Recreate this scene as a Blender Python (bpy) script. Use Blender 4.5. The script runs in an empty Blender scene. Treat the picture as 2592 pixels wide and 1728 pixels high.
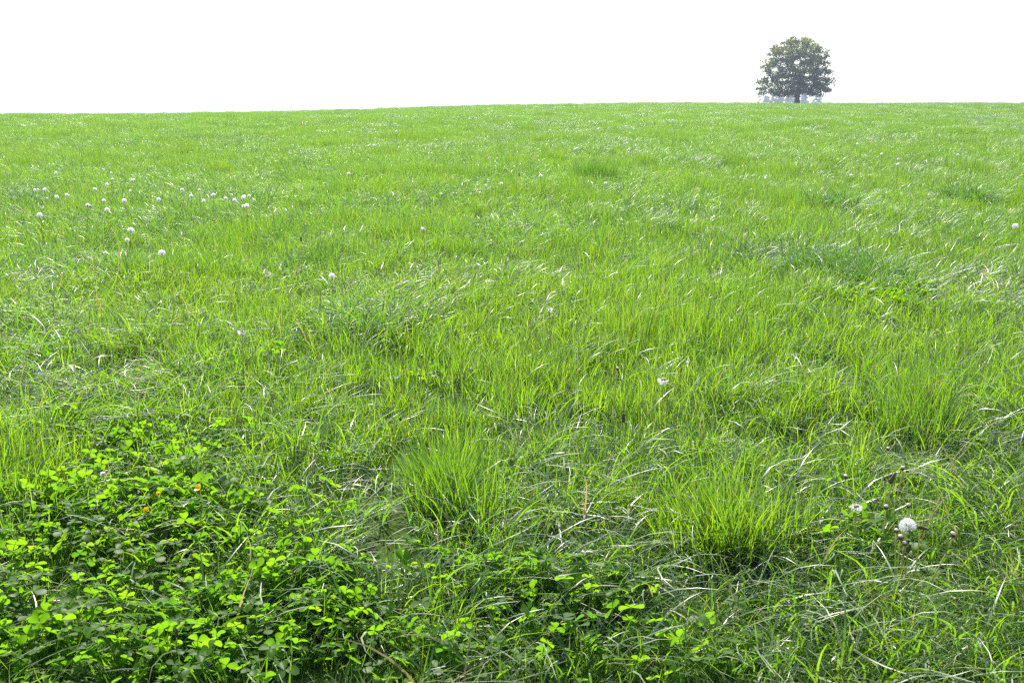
import bpy, math, random
import numpy as np
from mathutils import Vector, Matrix

random.seed(7)
rng = np.random.default_rng(11)
R = math.radians
scene = bpy.context.scene
col = scene.collection

# ------------------------------------------------------------------ camera, light, exposure
W, H, FPX = 2592.0, 1728.0, 2325.0            # photograph size and focal length in its pixels
SLOPE = 0.035                                 # the field climbs gently away from the camera
EYE = 1.55
Y_VANISH = 222.0                              # image row the tilted plane of the near field runs out at
PITCH = math.atan((H / 2 - Y_VANISH) / FPX) - math.atan(SLOPE)
cam = bpy.data.cameras.new('camera')
cam.sensor_width = 36.0
cam.lens = 36.0 * FPX / W
cam.clip_start = 0.05
cam.clip_end = 6000
camo = bpy.data.objects.new('camera', cam)
col.objects.link(camo)
camo.location = (0, 0, EYE)
camo.rotation_euler = (R(90) - PITCH, 0, 0)
scene.camera = camo
cam.dof.use_dof = True
cam.dof.focus_distance = 5.0
cam.dof.aperture_fstop = 8.0

SUN_AZ, SUN_EL = R(-14), R(50)                # azimuth from +Y towards +X
w = bpy.data.worlds.new('World')
scene.world = w
w.use_nodes = True
nt = w.node_tree
bg = nt.nodes['Background']
sky = nt.nodes.new('ShaderNodeTexSky')
sky.sky_type = 'NISHITA'
sky.sun_disc = False
sky.sun_elevation = SUN_EL
sky.sun_rotation = SUN_AZ
sky.air_density = 1.0
sky.dust_density = 2.0
sky.ozone_density = 1.0
nt.links.new(sky.outputs[0], bg.inputs[0])
bg.inputs[1].default_value = 0.13

sl = bpy.data.lights.new('sun', 'SUN')
sl.energy = 5.0
sl.angle = R(0.53)
sl.color = (1.0, 0.955, 0.88)
so = bpy.data.objects.new('sun', sl)
col.objects.link(so)
d = Vector((math.sin(SUN_AZ) * math.cos(SUN_EL), math.cos(SUN_AZ) * math.cos(SUN_EL), math.sin(SUN_EL)))
so.rotation_euler = d.to_track_quat('Z', 'Y').to_euler()
so.location = d * 50

vs = scene.view_settings
vs.view_transform = 'Standard'
vs.look = 'None'
vs.exposure = 0.95
vs.gamma = 1.0
vs.use_curve_mapping = False
cy = scene.cycles
cy.max_bounces = 7
cy.diffuse_bounces = 4
cy.glossy_bounces = 2
cy.transmission_bounces = 4
cy.transparent_max_bounces = 4
cy.volume_bounces = 0
cy.caustics_reflective = False
cy.caustics_refractive = False
cy.sample_clamp_indirect = 4.0
cy.use_denoising = False
cy.filter_width = 1.3

# ------------------------------------------------------------------ helpers
def tag(o, label=None, cat=None, group=None, kind=None):
    if label: o['label'] = label
    if cat: o['category'] = cat
    if group: o['group'] = group
    if kind: o['kind'] = kind
    return o


def mesh(name, V, F, mat, parent=None, attrs=None, smooth=True, link=True):
    me = bpy.data.meshes.new(name)
    V = np.asarray(V, dtype=np.float32).reshape(-1, 3)
    if isinstance(F, np.ndarray):
        n, k = F.shape
        me.vertices.add(len(V)); me.vertices.foreach_set('co', V.ravel())
        me.loops.add(n * k); me.loops.foreach_set('vertex_index', F.astype(np.int32).ravel())
        me.polygons.add(n)
        me.polygons.foreach_set('loop_start', np.arange(0, n * k, k, dtype=np.int32))
        me.update(calc_edges=True)
    else:
        me.from_pydata(V.tolist(), [], F)
        me.update()
    if smooth:
        me.polygons.foreach_set('use_smooth', np.ones(len(me.polygons), dtype=bool))
    if attrs:
        for k, v in attrs.items():
            a = me.attributes.new(k, 'FLOAT', 'POINT')
            a.data.foreach_set('value', np.asarray(v, dtype=np.float32))
    if mat: me.materials.append(mat)
    o = bpy.data.objects.new(name, me)
    if link: col.objects.link(o)
    if parent: o.parent = parent
    return o


def empty(name, loc, rz=0.0):
    o = bpy.data.objects.new(name, None)
    o.empty_display_size = 0.05
    o.location = loc
    o.rotation_euler = (0, 0, rz)
    col.objects.link(o)
    return o


def smooth01(t):
    t = np.clip(t, 0, 1)
    return t * t * (3 - 2 * t)


class VNoise:
    """tileable value noise on a random lattice"""
    def __init__(self, seed, n=256):
        self.n = n
        self.t = np.random.default_rng(seed).random((n, n))

    def __call__(self, x, y, scale, oct=1):
        out = 0; amp = 1.0; tot = 0
        for k in range(oct):
            u = np.asarray(x) / scale * 2**k + 17.3 * k
            v = np.asarray(y) / scale * 2**k + 9.1 * k
            iu = np.floor(u).astype(int); iv = np.floor(v).astype(int)
            fu = smooth01(u - iu); fv = smooth01(v - iv)
            n = self.n
            a = self.t[iu % n, iv % n]; b = self.t[(iu + 1) % n, iv % n]
            c = self.t[iu % n, (iv + 1) % n]; e = self.t[(iu + 1) % n, (iv + 1) % n]
            out = out + amp * ((a * (1 - fu) + b * fu) * (1 - fv) + (c * (1 - fu) + e * fu) * fv)
            tot += amp; amp *= 0.5
        return out / tot


NZ1, NZ2, NZ3, NZ4 = VNoise(1), VNoise(2), VNoise(3), VNoise(4)

# crest of the hill: image row of the horizon for each column -> how fast the field rolls over
_hx = np.array([-400, 0, 330, 497, 718, 995, 1171, 1300, 1600, 2300, 2592, 3000.])
_hy = np.array([286, 284, 283, 280.5, 277, 271.5, 266.5, 264.5, 259.5, 260.5, 261, 262.])
_Y1 = 40.0
def _k_for(f):
    lo, hi = 1e-5, 3e-3
    for _ in range(60):
        k = math.sqrt(lo * hi)
        yc = math.sqrt((EYE - 0.16 + k * _Y1**2) / k)
        v = (EYE - 0.16 + k * (yc - _Y1)**2) / yc
        if v < f: lo = k
        else: hi = k
    return k
_u = (_hx - W / 2) / FPX
_k = np.array([_k_for((h - Y_VANISH) / FPX) for h in _hy])


def ground_z(x, y):
    x = np.asarray(x, dtype=float); y = np.asarray(y, dtype=float)
    u = x / np.maximum(y, 30.0)
    k = np.interp(u, _u, _k)
    t = np.clip(y - _Y1, 0, None)
    roll = np.where(t < 260, k * t * t, k * 260 * 260 + 2 * k * 260 * (t - 260))
    roll = np.minimum(roll, 14 + 0.02 * t)
    z = SLOPE * np.minimum(y, 700) - roll
    fade = smooth01((y - 4) / 30)
    z = z + (NZ1(x, y, 7.0, 2) - 0.5) * 0.10 * fade + (NZ2(x, y, 22.0) - 0.5) * 0.20 * smooth01((y - 15) / 40) * smooth01((400 - y) / 200)
    z = z + (NZ3(x, y, 1.6, 2) - 0.5) * 0.05
    return z


cp, sp = math.cos(PITCH), math.sin(PITCH)
def ray(px, py):
    a = (px - W / 2) / FPX; b = (H / 2 - py) / FPX
    return Vector((a, cp + b * sp, -sp + b * cp))


def at(px, py, h):
    """ground point under something h above the ground that the photograph shows at px, py"""
    r = ray(px, py)
    s = 1.0; ds = 0.02
    while s < 900:
        p = r * s
        if EYE + p.z < float(ground_z(p.x, p.y)) + h: break
        s += ds; ds *= 1.01
    return Vector((p.x, p.y, float(ground_z(p.x, p.y))))


def project(x, y, z):
    zz = z - EYE
    f = y * cp - zz * sp
    up = y * sp + zz * cp
    f = np.maximum(f, 0.05)
    return W / 2 + FPX * x / f, H / 2 - FPX * up / f


# ------------------------------------------------------------------ materials
def new_mat(name):
    m = bpy.data.materials.new(name); m.use_nodes = True
    m.node_tree.nodes.clear()
    return m, m.node_tree.nodes, m.node_tree.links


def ramp(N, stops):
    r = N.new('ShaderNodeValToRGB')
    while len(r.color_ramp.elements) < len(stops): r.color_ramp.elements.new(0.5)
    for e, (p, c) in zip(r.color_ramp.elements, stops):
        e.position = p; e.color = (*c, 1)
    return r


def leaf_material(name, refl, trans, mixf=0.5, rough=0.3, gloss=1.0, f0=0.045, noise_amt=0.5, vein=False):
    """refl / trans: colour stops by the 'tint' attribute of each blade or leaf"""
    m, N, L = new_mat(name)
    out = N.new('ShaderNodeOutputMaterial')
    at_ = N.new('ShaderNodeAttribute'); at_.attribute_name = 'tint'
    geo = N.new('ShaderNodeNewGeometry')
    n1 = N.new('ShaderNodeTexNoise'); n1.inputs['Scale'].default_value = 0.9; n1.inputs['Detail'].default_value = 3
    L.new(geo.outputs['Position'], n1.inputs['Vector'])
    oi = N.new('ShaderNodeObjectInfo')
    # tint + (noise-0.5)*amt + (random-0.5)*0.25
    a = N.new('ShaderNodeMath'); a.operation = 'MULTIPLY_ADD'
    L.new(n1.outputs['Fac'], a.inputs[0]); a.inputs[1].default_value = noise_amt; a.inputs[2].default_value = -noise_amt / 2
    b = N.new('ShaderNodeMath'); b.operation = 'MULTIPLY_ADD'
    L.new(oi.outputs['Random'], b.inputs[0]); b.inputs[1].default_value = 0.22; b.inputs[2].default_value = -0.11
    c = N.new('ShaderNodeMath'); c.operation = 'ADD'; L.new(a.outputs[0], c.inputs[0]); L.new(b.outputs[0], c.inputs[1])
    e = N.new('ShaderNodeMath'); e.operation = 'ADD'; L.new(at_.outputs['Fac'], e.inputs[0]); L.new(c.outputs[0], e.inputs[1])
    lt = N.new('ShaderNodeMath'); lt.operation = 'GREATER_THAN'; L.new(at_.outputs['Fac'], lt.inputs[0]); lt.inputs[1].default_value = 1.5
    r1 = ramp(N, refl); r2 = ramp(N, trans)
    L.new(e.outputs[0], r1.inputs[0]); L.new(e.outputs[0], r2.inputs[0])
    mx1 = N.new('ShaderNodeMixRGB'); L.new(lt.outputs[0], mx1.inputs[0]); L.new(r1.outputs[0], mx1.inputs[1]); mx1.inputs[2].default_value = (0.42, 0.34, 0.17, 1)
    mx2 = N.new('ShaderNodeMixRGB'); L.new(lt.outputs[0], mx2.inputs[0]); L.new(r2.outputs[0], mx2.inputs[1]); mx2.inputs[2].default_value = (0.35, 0.27, 0.10, 1)
    c1, c2 = mx1.outputs[0], mx2.outputs[0]
    if vein:
        va = N.new('ShaderNodeAttribute'); va.attribute_name = 'rib'
        m1 = N.new('ShaderNodeMixRGB'); L.new(va.outputs['Fac'], m1.inputs[0]); L.new(c1, m1.inputs[1]); m1.inputs[2].default_value = (0.09, 0.17, 0.04, 1)
        c1 = m1.outputs[0]
    df = N.new('ShaderNodeBsdfDiffuse'); L.new(c1, df.inputs[0])
    tr = N.new('ShaderNodeBsdfTranslucent'); L.new(c2, tr.inputs[0])
    mx = N.new('ShaderNodeMixShader'); mx.inputs[0].default_value = mixf
    L.new(df.outputs[0], mx.inputs[1]); L.new(tr.outputs[0], mx.inputs[2])
    gl = N.new('ShaderNodeBsdfGlossy'); gl.inputs['Roughness'].default_value = rough
    gl.inputs['Color'].default_value = (1, 1, 1, 1)
    lw = N.new('ShaderNodeLayerWeight'); lw.inputs[0].default_value = 0.5
    p = N.new('ShaderNodeMath'); p.operation = 'POWER'; L.new(lw.outputs['Facing'], p.inputs[0]); p.inputs[1].default_value = 4.5
    q = N.new('ShaderNodeMath'); q.operation = 'MULTIPLY_ADD'; L.new(p.outputs[0], q.inputs[0])
    q.inputs[1].default_value = 0.70 * gloss; q.inputs[2].default_value = f0 * gloss
    mg = N.new('ShaderNodeMixShader'); L.new(q.outputs[0], mg.inputs[0])
    L.new(mx.outputs[0], mg.inputs[1]); L.new(gl.outputs[0], mg.inputs[2])
    L.new(mg.outputs[0], out.inputs[0])
    return m


def simple_mat(name, c1, c2, scale=60, rough=0.7, trans=None, spec=0.3):
    m, N, L = new_mat(name)
    out = N.new('ShaderNodeOutputMaterial')
    tc = N.new('ShaderNodeTexCoord')
    n = N.new('ShaderNodeTexNoise'); n.inputs['Scale'].default_value = scale; n.inputs['Detail'].default_value = 4
    L.new(tc.outputs['Object'], n.inputs['Vector'])
    r = ramp(N, [(0.3, c1), (0.7, c2)]); L.new(n.outputs['Fac'], r.inputs[0])
    b = N.new('ShaderNodeBsdfPrincipled'); L.new(r.outputs[0], b.inputs['Base Color'])
    b.inputs['Roughness'].default_value = rough; b.inputs['Specular IOR Level'].default_value = spec
    if trans is None:
        L.new(b.outputs[0], out.inputs[0])
    else:
        t = N.new('ShaderNodeBsdfTranslucent'); t.inputs[0].default_value = (*trans, 1)
        mx = N.new('ShaderNodeMixShader'); mx.inputs[0].default_value = 0.5
        L.new(b.outputs[0], mx.inputs[1]); L.new(t.outputs[0], mx.inputs[2]); L.new(mx.outputs[0], out.inputs[0])
    return m


M_GRASS = leaf_material('grass_blades',
    [(0.0, (0.040, 0.090, 0.030)), (0.35, (0.060, 0.125, 0.028)), (0.7, (0.092, 0.165, 0.026)), (1.0, (0.15, 0.20, 0.035))],
    [(0.0, (0.085, 0.235, 0.020)), (0.35, (0.155, 0.360, 0.016)), (0.7, (0.255, 0.475, 0.013)), (1.0, (0.38, 0.56, 0.015))],
    mixf=0.58, rough=0.40, gloss=0.9, f0=0.045, noise_amt=0.32)
M_CLOVER = leaf_material('clover_leaves',
    [(0.0, (0.050, 0.125, 0.012)), (0.5, (0.076, 0.175, 0.012)), (1.0, (0.115, 0.22, 0.014))],
    [(0.0, (0.11, 0.29, 0.012)), (0.5, (0.20, 0.42, 0.010)), (1.0, (0.33, 0.53, 0.012))],
    mixf=0.62, rough=0.42, gloss=0.16, f0=0.05, noise_amt=0.3, vein=True)
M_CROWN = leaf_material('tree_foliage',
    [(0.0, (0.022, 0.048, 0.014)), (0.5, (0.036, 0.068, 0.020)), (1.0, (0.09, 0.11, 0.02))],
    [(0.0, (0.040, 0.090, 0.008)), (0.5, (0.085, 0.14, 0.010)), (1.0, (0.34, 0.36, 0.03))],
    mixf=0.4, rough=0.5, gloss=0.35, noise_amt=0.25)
M_BARK = simple_mat('bark', (0.035, 0.028, 0.022), (0.075, 0.062, 0.05), 3, 0.9)
M_STEM = simple_mat('dandelion_stem', (0.30, 0.34, 0.12), (0.42, 0.40, 0.18), 40, 0.5, (0.55, 0.60, 0.16))
M_STEM_DRY = simple_mat('dry_stem', (0.36, 0.32, 0.15), (0.46, 0.42, 0.22), 40, 0.6, (0.55, 0.5, 0.18))
M_PAPPUS = simple_mat('dandelion_down', (0.93, 0.93, 0.92), (0.96, 0.96, 0.95), 30, 0.6, (0.96, 0.95, 0.94))
M_SEED = simple_mat('seed_brown', (0.16, 0.10, 0.05), (0.26, 0.17, 0.09), 300, 0.7)
M_RECEPT = simple_mat('bare_seed_base', (0.82, 0.79, 0.77), (0.68, 0.63, 0.60), 420, 0.45, (0.7, 0.6, 0.55), 0.6)
M_BRACT = simple_mat('bract_brown', (0.12, 0.11, 0.06), (0.22, 0.19, 0.09), 180, 0.7, (.16, .15, .05))
M_PLANTAIN = simple_mat('plantain_head', (0.06, 0.04, 0.025), (0.15, 0.10, 0.05), 260, 0.8)
M_PETAL = simple_mat('yellow_petal', (0.85, 0.50, 0.01), (0.90, 0.62, 0.02), 80, 0.25, (0.9, 0.55, 0.01), 0.6)
M_CLFLOWER = simple_mat('clover_flower', (0.72, 0.66, 0.60), (0.82, 0.78, 0.74), 90, 0.6, (0.7, 0.62, 0.55))


def ground_mat():
    m, N, L = new_mat('meadow_soil')
    out = N.new('ShaderNodeOutputMaterial')
    g = N.new('ShaderNodeNewGeometry')
    n = N.new('ShaderNodeTexNoise'); n.inputs['Scale'].default_value = 9; n.inputs['Detail'].default_value = 8
    L.new(g.outputs['Position'], n.inputs['Vector'])
    r = ramp(N, [(0.30, (0.035, 0.028, 0.016)), (0.5, (0.045, 0.075, 0.018)), (0.75, (0.09, 0.15, 0.025))])
    L.new(n.outputs['Fac'], r.inputs[0])
    b = N.new('ShaderNodeBsdfDiffuse'); L.new(r.outputs[0], b.inputs[0]); L.new(b.outputs[0], out.inputs[0])
    return m


# ------------------------------------------------------------------ the ground, one sheet to beyond the horizon
ys = np.concatenate([np.arange(-12, 12, 0.25), np.arange(12, 60, 1.0), np.arange(60, 320, 5.0), np.geomspace(320, 4000, 40)])
us = np.concatenate([np.linspace(-3.0, -0.9, 12), np.linspace(-0.8, 0.8, 110), np.linspace(0.9, 3.0, 12)])
YY, UU = np.meshgrid(ys, us, indexing='ij')
XX = UU * (np.maximum(YY, 0) + 9.0)
ZZ = ground_z(XX, YY)
nY, nU = YY.shape
idx = np.arange(nY * nU).reshape(nY, nU)
F = np.stack([idx[:-1, :-1].ravel(), idx[:-1, 1:].ravel(), idx[1:, 1:].ravel(), idx[1:, :-1].ravel()], 1)
ground = mesh('ground', np.stack([XX.ravel(), YY.ravel(), ZZ.ravel()], 1), F, ground_mat())
tag(ground, kind='structure')

# ------------------------------------------------------------------ grass blades
def blades(n, L, lean, bend, az, bx, by, w, seg=6, tint=None, twist=None, power=1.3):
    """n curved tapering ribbons; every argument is an array of length n"""
    t = np.linspace(0, 1, seg + 1)
    ang = lean[:, None] + bend[:, None] * t[None, :]**power
    ds = L[:, None] / seg
    am = (ang[:, 1:] + ang[:, :-1]) / 2
    r = np.concatenate([np.zeros((n, 1)), np.cumsum(np.sin(am) * ds, 1)], 1)
    z = np.concatenate([np.zeros((n, 1)), np.cumsum(np.cos(am) * ds, 1)], 1)
    drift = (twist if twist is not None else np.zeros(n))[:, None] * t[None, :]**2
    ca, sa = np.cos(az[:, None] + drift), np.sin(az[:, None] + drift)
    cx = bx[:, None] + r * ca; cyy = by[:, None] + r * sa
    wd = w[:, None] * np.clip(1.0 - t**2.2, 0.04, 1)[None, :] * (0.55 + 0.45 * np.minimum(1, t * 5))[None, :] / 2
    # ribbon turns about its own axis a little along its length
    tw = (rng.normal(0, 0.55, n))[:, None] + rng.normal(0, 0.5, n)[:, None] * t[None, :]
    sx, sy = -sa, ca                                  # sideways
    nx, ny, nz = np.cos(ang) * ca, np.cos(ang) * sa, -np.sin(ang)   # blade normal
    wx = sx * np.cos(tw) + nx * np.sin(tw); wy = sy * np.cos(tw) + ny * np.sin(tw); wz = nz * np.sin(tw)
    A = np.stack([cx - wx * wd, cyy - wy * wd, z - wz * wd], -1)
    B = np.stack([cx + wx * wd, cyy + wy * wd, z + wz * wd], -1)
    V = np.stack([A, B], 2).reshape(n, -1, 3)         # n, (seg+1)*2, 3
    V[..., 2] = np.maximum(V[..., 2], 0.004)
    nv = (seg + 1) * 2
    base = (np.arange(n) * nv)[:, None, None]
    q = np.array([[2 * k, 2 * k + 1, 2 * k + 3, 2 * k + 2] for k in range(seg)])[None]
    Fc = (base + q).reshape(-1, 4)
    tn = np.repeat(tint, nv)
    return V.reshape(-1, 3), Fc, tn


def clump(n, kind, rad, seg, wmul=1.0):
    rr = rad * np.sqrt(rng.random(n)); th = rng.random(n) * 2 * np.pi
    bx, by = rr * np.cos(th), rr * np.sin(th)
    az = th + rng.normal(0, 0.9, n)
    if kind == 'up':
        L = rng.uniform(0.12, 0.28, n); lean = np.abs(rng.normal(0.05, 0.16, n)); bend = np.abs(rng.normal(0.35, 0.3, n)); ww = rng.uniform(0.0026, 0.0055, n)
        tint = rng.normal(0.58, 0.2, n)
    elif kind == 'arch':
        L = rng.uniform(0.16, 0.37, n); lean = np.abs(rng.normal(0.25, 0.2, n)); bend = rng.uniform(0.7, 1.9, n); ww = rng.uniform(0.0030, 0.0072, n)
        tint = rng.normal(0.42, 0.2, n)
    elif kind == 'wind':                                       # most blades lie over the same way
        L = rng.uniform(0.16, 0.36, n); lean = np.abs(rng.normal(0.38, 0.22, n)); bend = rng.uniform(0.7, 1.6, n); ww = rng.uniform(0.0028, 0.0066, n)
        az = rng.normal(0, 0.55, n); tint = rng.normal(0.42, 0.2, n)
    else:                                                     # short mixed filler
        L = rng.uniform(0.08, 0.21, n); lean = np.abs(rng.normal(0.22, 0.28, n)); bend = rng.uniform(0.1, 1.5, n); ww = rng.uniform(0.0018, 0.0038, n)
        tint = rng.normal(0.52, 0.2, n)
    tint = np.clip(tint, 0.02, 0.95)
    tint = np.where(rng.random(n) < 0.012, 2.0, tint)
    return blades(n, L, lean, bend, az, bx, by, ww * wmul, seg, tint, rng.normal(0, 0.25, n))


def merge(parts):
    V = []; F = []; T = []; o = 0
    for v, f, t in parts:
        V.append(v); F.append(f + o); T.append(t); o += len(v)
    return np.concatenate(V), np.concatenate(F), np.concatenate(T)


def instancer(name, sources, P, ROT, SC, IDX, mat, label, cat):
    """one object scattering clumps; sources are unlinked meshes only this object uses"""
    cl = bpy.data.collections.new(name + '_sources')
    for s in sources: cl.objects.link(s)
    me = bpy.data.meshes.new(name)
    me.vertices.add(len(P)); me.vertices.foreach_set('co', np.asarray(P, dtype=np.float32).ravel())
    for nm, ty, key, arr in (('rot', 'FLOAT_VECTOR', 'vector', ROT), ('scl', 'FLOAT_VECTOR', 'vector', SC)):
        a = me.attributes.new(nm, ty, 'POINT'); a.data.foreach_set(key, np.asarray(arr, dtype=np.float32).ravel())
    a = me.attributes.new('idx', 'INT', 'POINT'); a.data.foreach_set('value', np.asarray(IDX, dtype=np.int32))
    me.materials.append(mat)
    o = bpy.data.objects.new(name, me); col.objects.link(o)
    tag(o, label, cat, kind='stuff')
    g = bpy.data.node_groups.new(name + '_scatter', 'GeometryNodeTree')
    g.interface.new_socket('Geometry', in_out='INPUT', socket_type='NodeSocketGeometry')
    g.interface.new_socket('Geometry', in_out='OUTPUT', socket_type='NodeSocketGeometry')
    N, L = g.nodes, g.links
    gi = N.new('NodeGroupInput'); go = N.new('NodeGroupOutput')
    ci = N.new('GeometryNodeCollectionInfo'); ci.inputs['Collection'].default_value = cl
    ci.inputs['Separate Children'].default_value = True; ci.inputs['Reset Children'].default_value = True
    iop = N.new('GeometryNodeInstanceOnPoints')
    iop.inputs['Pick Instance'].default_value = True
    def na(nm, ty):
        n = N.new('GeometryNodeInputNamedAttribute'); n.data_type = ty; n.inputs['Name'].default_value = nm
        return [s for s in n.outputs if s.name == 'Attribute' and s.enabled][0]
    L.new(gi.outputs[0], iop.inputs['Points']); L.new(ci.outputs[0], iop.inputs['Instance'])
    L.new(na('idx', 'INT'), iop.inputs['Instance Index'])
    L.new(na('rot', 'FLOAT_VECTOR'), iop.inputs['Rotation'])
    L.new(na('scl', 'FLOAT_VECTOR'), iop.inputs['Scale'])
    L.new(iop.outputs[0], go.inputs[0])
    md = o.modifiers.new('scatter', 'NODES'); md.node_group = g
    return o


# where the clover grows, and where the grass stands tall or lies over (in the photograph's columns and rows)
CLOVER = [(200, 1600, 520, 170, 1.0), (330, 1330, 330, 120, 1.0), (620, 1560, 330, 130, .9), (950, 1680, 260, 70, .75),
          (1380, 1480, 260, 80, .75), (950, 1400, 130, 60, .5), (2225, 745, 150, 36, .7), (2050, 760, 120, 24, .4), (2240, 1390, 90, 35, .35),
          (1780, 1650, 190, 60, .45), (400, 1110, 260, 50, .35), (1400, 1630, 260, 70, .35)]
ARCH = [(950, 810, 120, 45, 1), (2440, 495, 120, 22, 1), (2120, 525, 60, 18, .9), (1960, 640, 100, 25, .7), (2150, 690, 80, 20, .9),
        (250, 1000, 330, 90, .8), (2130, 1530, 300, 120, .9), (640, 1330, 260, 110, .8), (1430, 1250, 170, 70, 1), (200, 700, 260, 70, .5),
        (2500, 1150, 130, 120, .6), (1850, 730, 60, 30, .8), (1150, 1440, 200, 60, .5), (600, 480, 400, 40, .5), (150, 860, 200, 50, .6),
        (1420, 560, 160, 30, .5), (1750, 1640, 250, 70, .7), (950, 380, 300, 14, .5)]
UPR = [(1140, 1150, 120, 110, 1), (1810, 1260, 120, 120, 1), (2310, 1040, 90, 70, 1), (1700, 820, 220, 90, .6), (1350, 980, 160, 70, .7),
       (60, 1180, 90, 110, .8), (1520, 445, 60, 12, 1), (430, 690, 120, 40, .8), (280, 850, 100, 60, .6), (2050, 760, 60, 40, .8), (1500, 1050, 200, 60, .5), (720, 1120, 100, 60, .4)]
def blob(L, px, py):
    o = np.zeros_like(px)
    for a, b, c, e, s in L:
        o = np.maximum(o, s * np.exp(-(((px - a) / c)**2 + ((py - b) / e)**2)**1.3))
    return o


def scatter(y0, y1, dens, margin):
    n = int(dens * (0.56 * (y1**2 - y0**2) + 2 * margin * (y1 - y0)))
    # area-uniform in the wedge
    hw0, hw1 = 0.56 * y0 + margin, 0.56 * y1 + margin
    u = rng.random(n)
    yy = (-margin + np.sqrt(hw0**2 + u * (hw1**2 - hw0**2))) / 0.56
    xx = (rng.random(n) * 2 - 1) * (0.56 * yy + margin)
    return xx, yy


KINDS = ['up', 'arch', 'wind', 'fill']
def make_sources(prefix, counts, rad, seg, wmul, nvar):
    src = []; lift = {'a': .12, 'b': .03}.get(prefix, 0)
    for ki, k in enumerate(KINDS):
        for v in range(nvar):
            V, F, T = clump(counts[ki], k, rad, seg, wmul)
            if k != 'fill':
                V, F, T = merge([(V, F, T), clump(counts[3] // 2, 'fill', rad, seg, wmul)])
            src.append(mesh('grass_clump_%s_%d%02d' % (prefix, ki, v), V, F, M_GRASS, attrs={'tint': T + lift * (T < 1.5)}, link=False))
    return src


allP = []; allR = []; allS = []; allI = []; sources = []
BANDS = [('a', 0.6, 7.5, 132, (27, 17, 16, 40), 0.085, 6, 1.32, 8, 2.5),
         ('b', 7.5, 30, 54, (46, 30, 30, 60), 0.15, 5, 1.15, 6, 3.0),
         ('c', 30, 175, 3.6, (290, 180, 180, 400), 0.42, 3, 1.3, 4, 5.0)]
for name, y0, y1, dens, counts, rad, seg, wm, nvar, marg in BANDS:
    off = len(sources)
    sources += make_sources(name, counts, rad, seg, wm, nvar)
    x, y = scatter(y0, y1, dens, marg)
    z = ground_z(x, y)
    px, py = project(x, y, z + 0.08)
    cv = blob(CLOVER, px, py); ar = blob(ARCH, px, py); up = blob(UPR, px, py)
    n1 = NZ2(x, y, 0.55, 2); n2 = NZ4(x, y, 1.7, 2); n3 = NZ1(x, y, 0.28, 1)
    score_arch = (n2 - 0.52) * 2.2 + (n1 - 0.5) * 1.4 + ar * 1.2 - up * 1.2 + cv * 0.5
    r = rng.random(len(x))
    pa = np.clip(0.47 + score_arch, 0.15, 0.92)
    pf = np.clip(0.30 - 0.15 * up, 0.1, 0.5)
    kind = np.where(r < pf, 3, np.where(r < pf + (1 - pf) * pa, np.where(rng.random(len(x)) < 0.55, 2, 1), 0))
    keep = rng.random(len(x)) > cv * 0.50
    kind = np.where((rng.random(len(x)) < cv * .8), np.where(rng.random(len(x)) < .5, 1, 2), kind)
    keep &= ~((n1 < 0.26) & (rng.random(len(x)) < 0.6) & (y < 30))
    hgt = 0.60 + 0.66 * n1 + 0.25 * (n3 - 0.5) + 0.38 * up + 0.12 * ar
    n5 = NZ3(x, y, 0.9); n6 = NZ4(x, y, 3.1)
    hgt = hgt * 0.86 + (0.55 * (n2 - 0.5) + 0.5 * np.clip((n5 - 0.72) / 0.2, 0, 1)) * smooth01((y - 6) / 8) + 0.3 * np.clip(n6 - 0.6, 0, 1)
    kind = np.where((n5 > 0.76) & (y > 8) & (rng.random(len(x)) < 0.7), 0, kind)
    hgt = np.clip(hgt * rng.uniform(0.85, 1.15, len(x)), 0.4, 1.6)
    hgt = np.where((y > 70) & (rng.random(len(x)) < 0.012), 1.9, hgt)
    wind = -0.5 + 3.0 * (NZ3(x, y, 2.6, 2) - 0.5) * 2
    rz = np.where(kind == 2, wind + rng.normal(0, 0.45, len(x)), rng.random(len(x)) * 2 * np.pi)
    tilt = 0.10 if name != 'c' else 0.05
    rot = np.stack([rng.normal(0, tilt, len(x)), rng.normal(0, tilt, len(x)), rz], 1)
    sxy = rng.uniform(0.85, 1.2, len(x)) * (1 + 0.1 * ar)
    sc = np.stack([sxy, sxy, hgt], 1)
    P = np.stack([x, y, z - 0.004], 1)
    ix = off + kind * nvar + rng.integers(0, nvar, len(x))
    allP.append(P[keep]); allR.append(rot[keep]); allS.append(sc[keep]); allI.append(ix[keep])
grass = instancer('grass', sources, np.concatenate(allP), np.concatenate(allR), np.concatenate(allS), np.concatenate(allI),
                  M_GRASS, 'long green meadow grass covering the whole field up to the horizon', 'grass')

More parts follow.
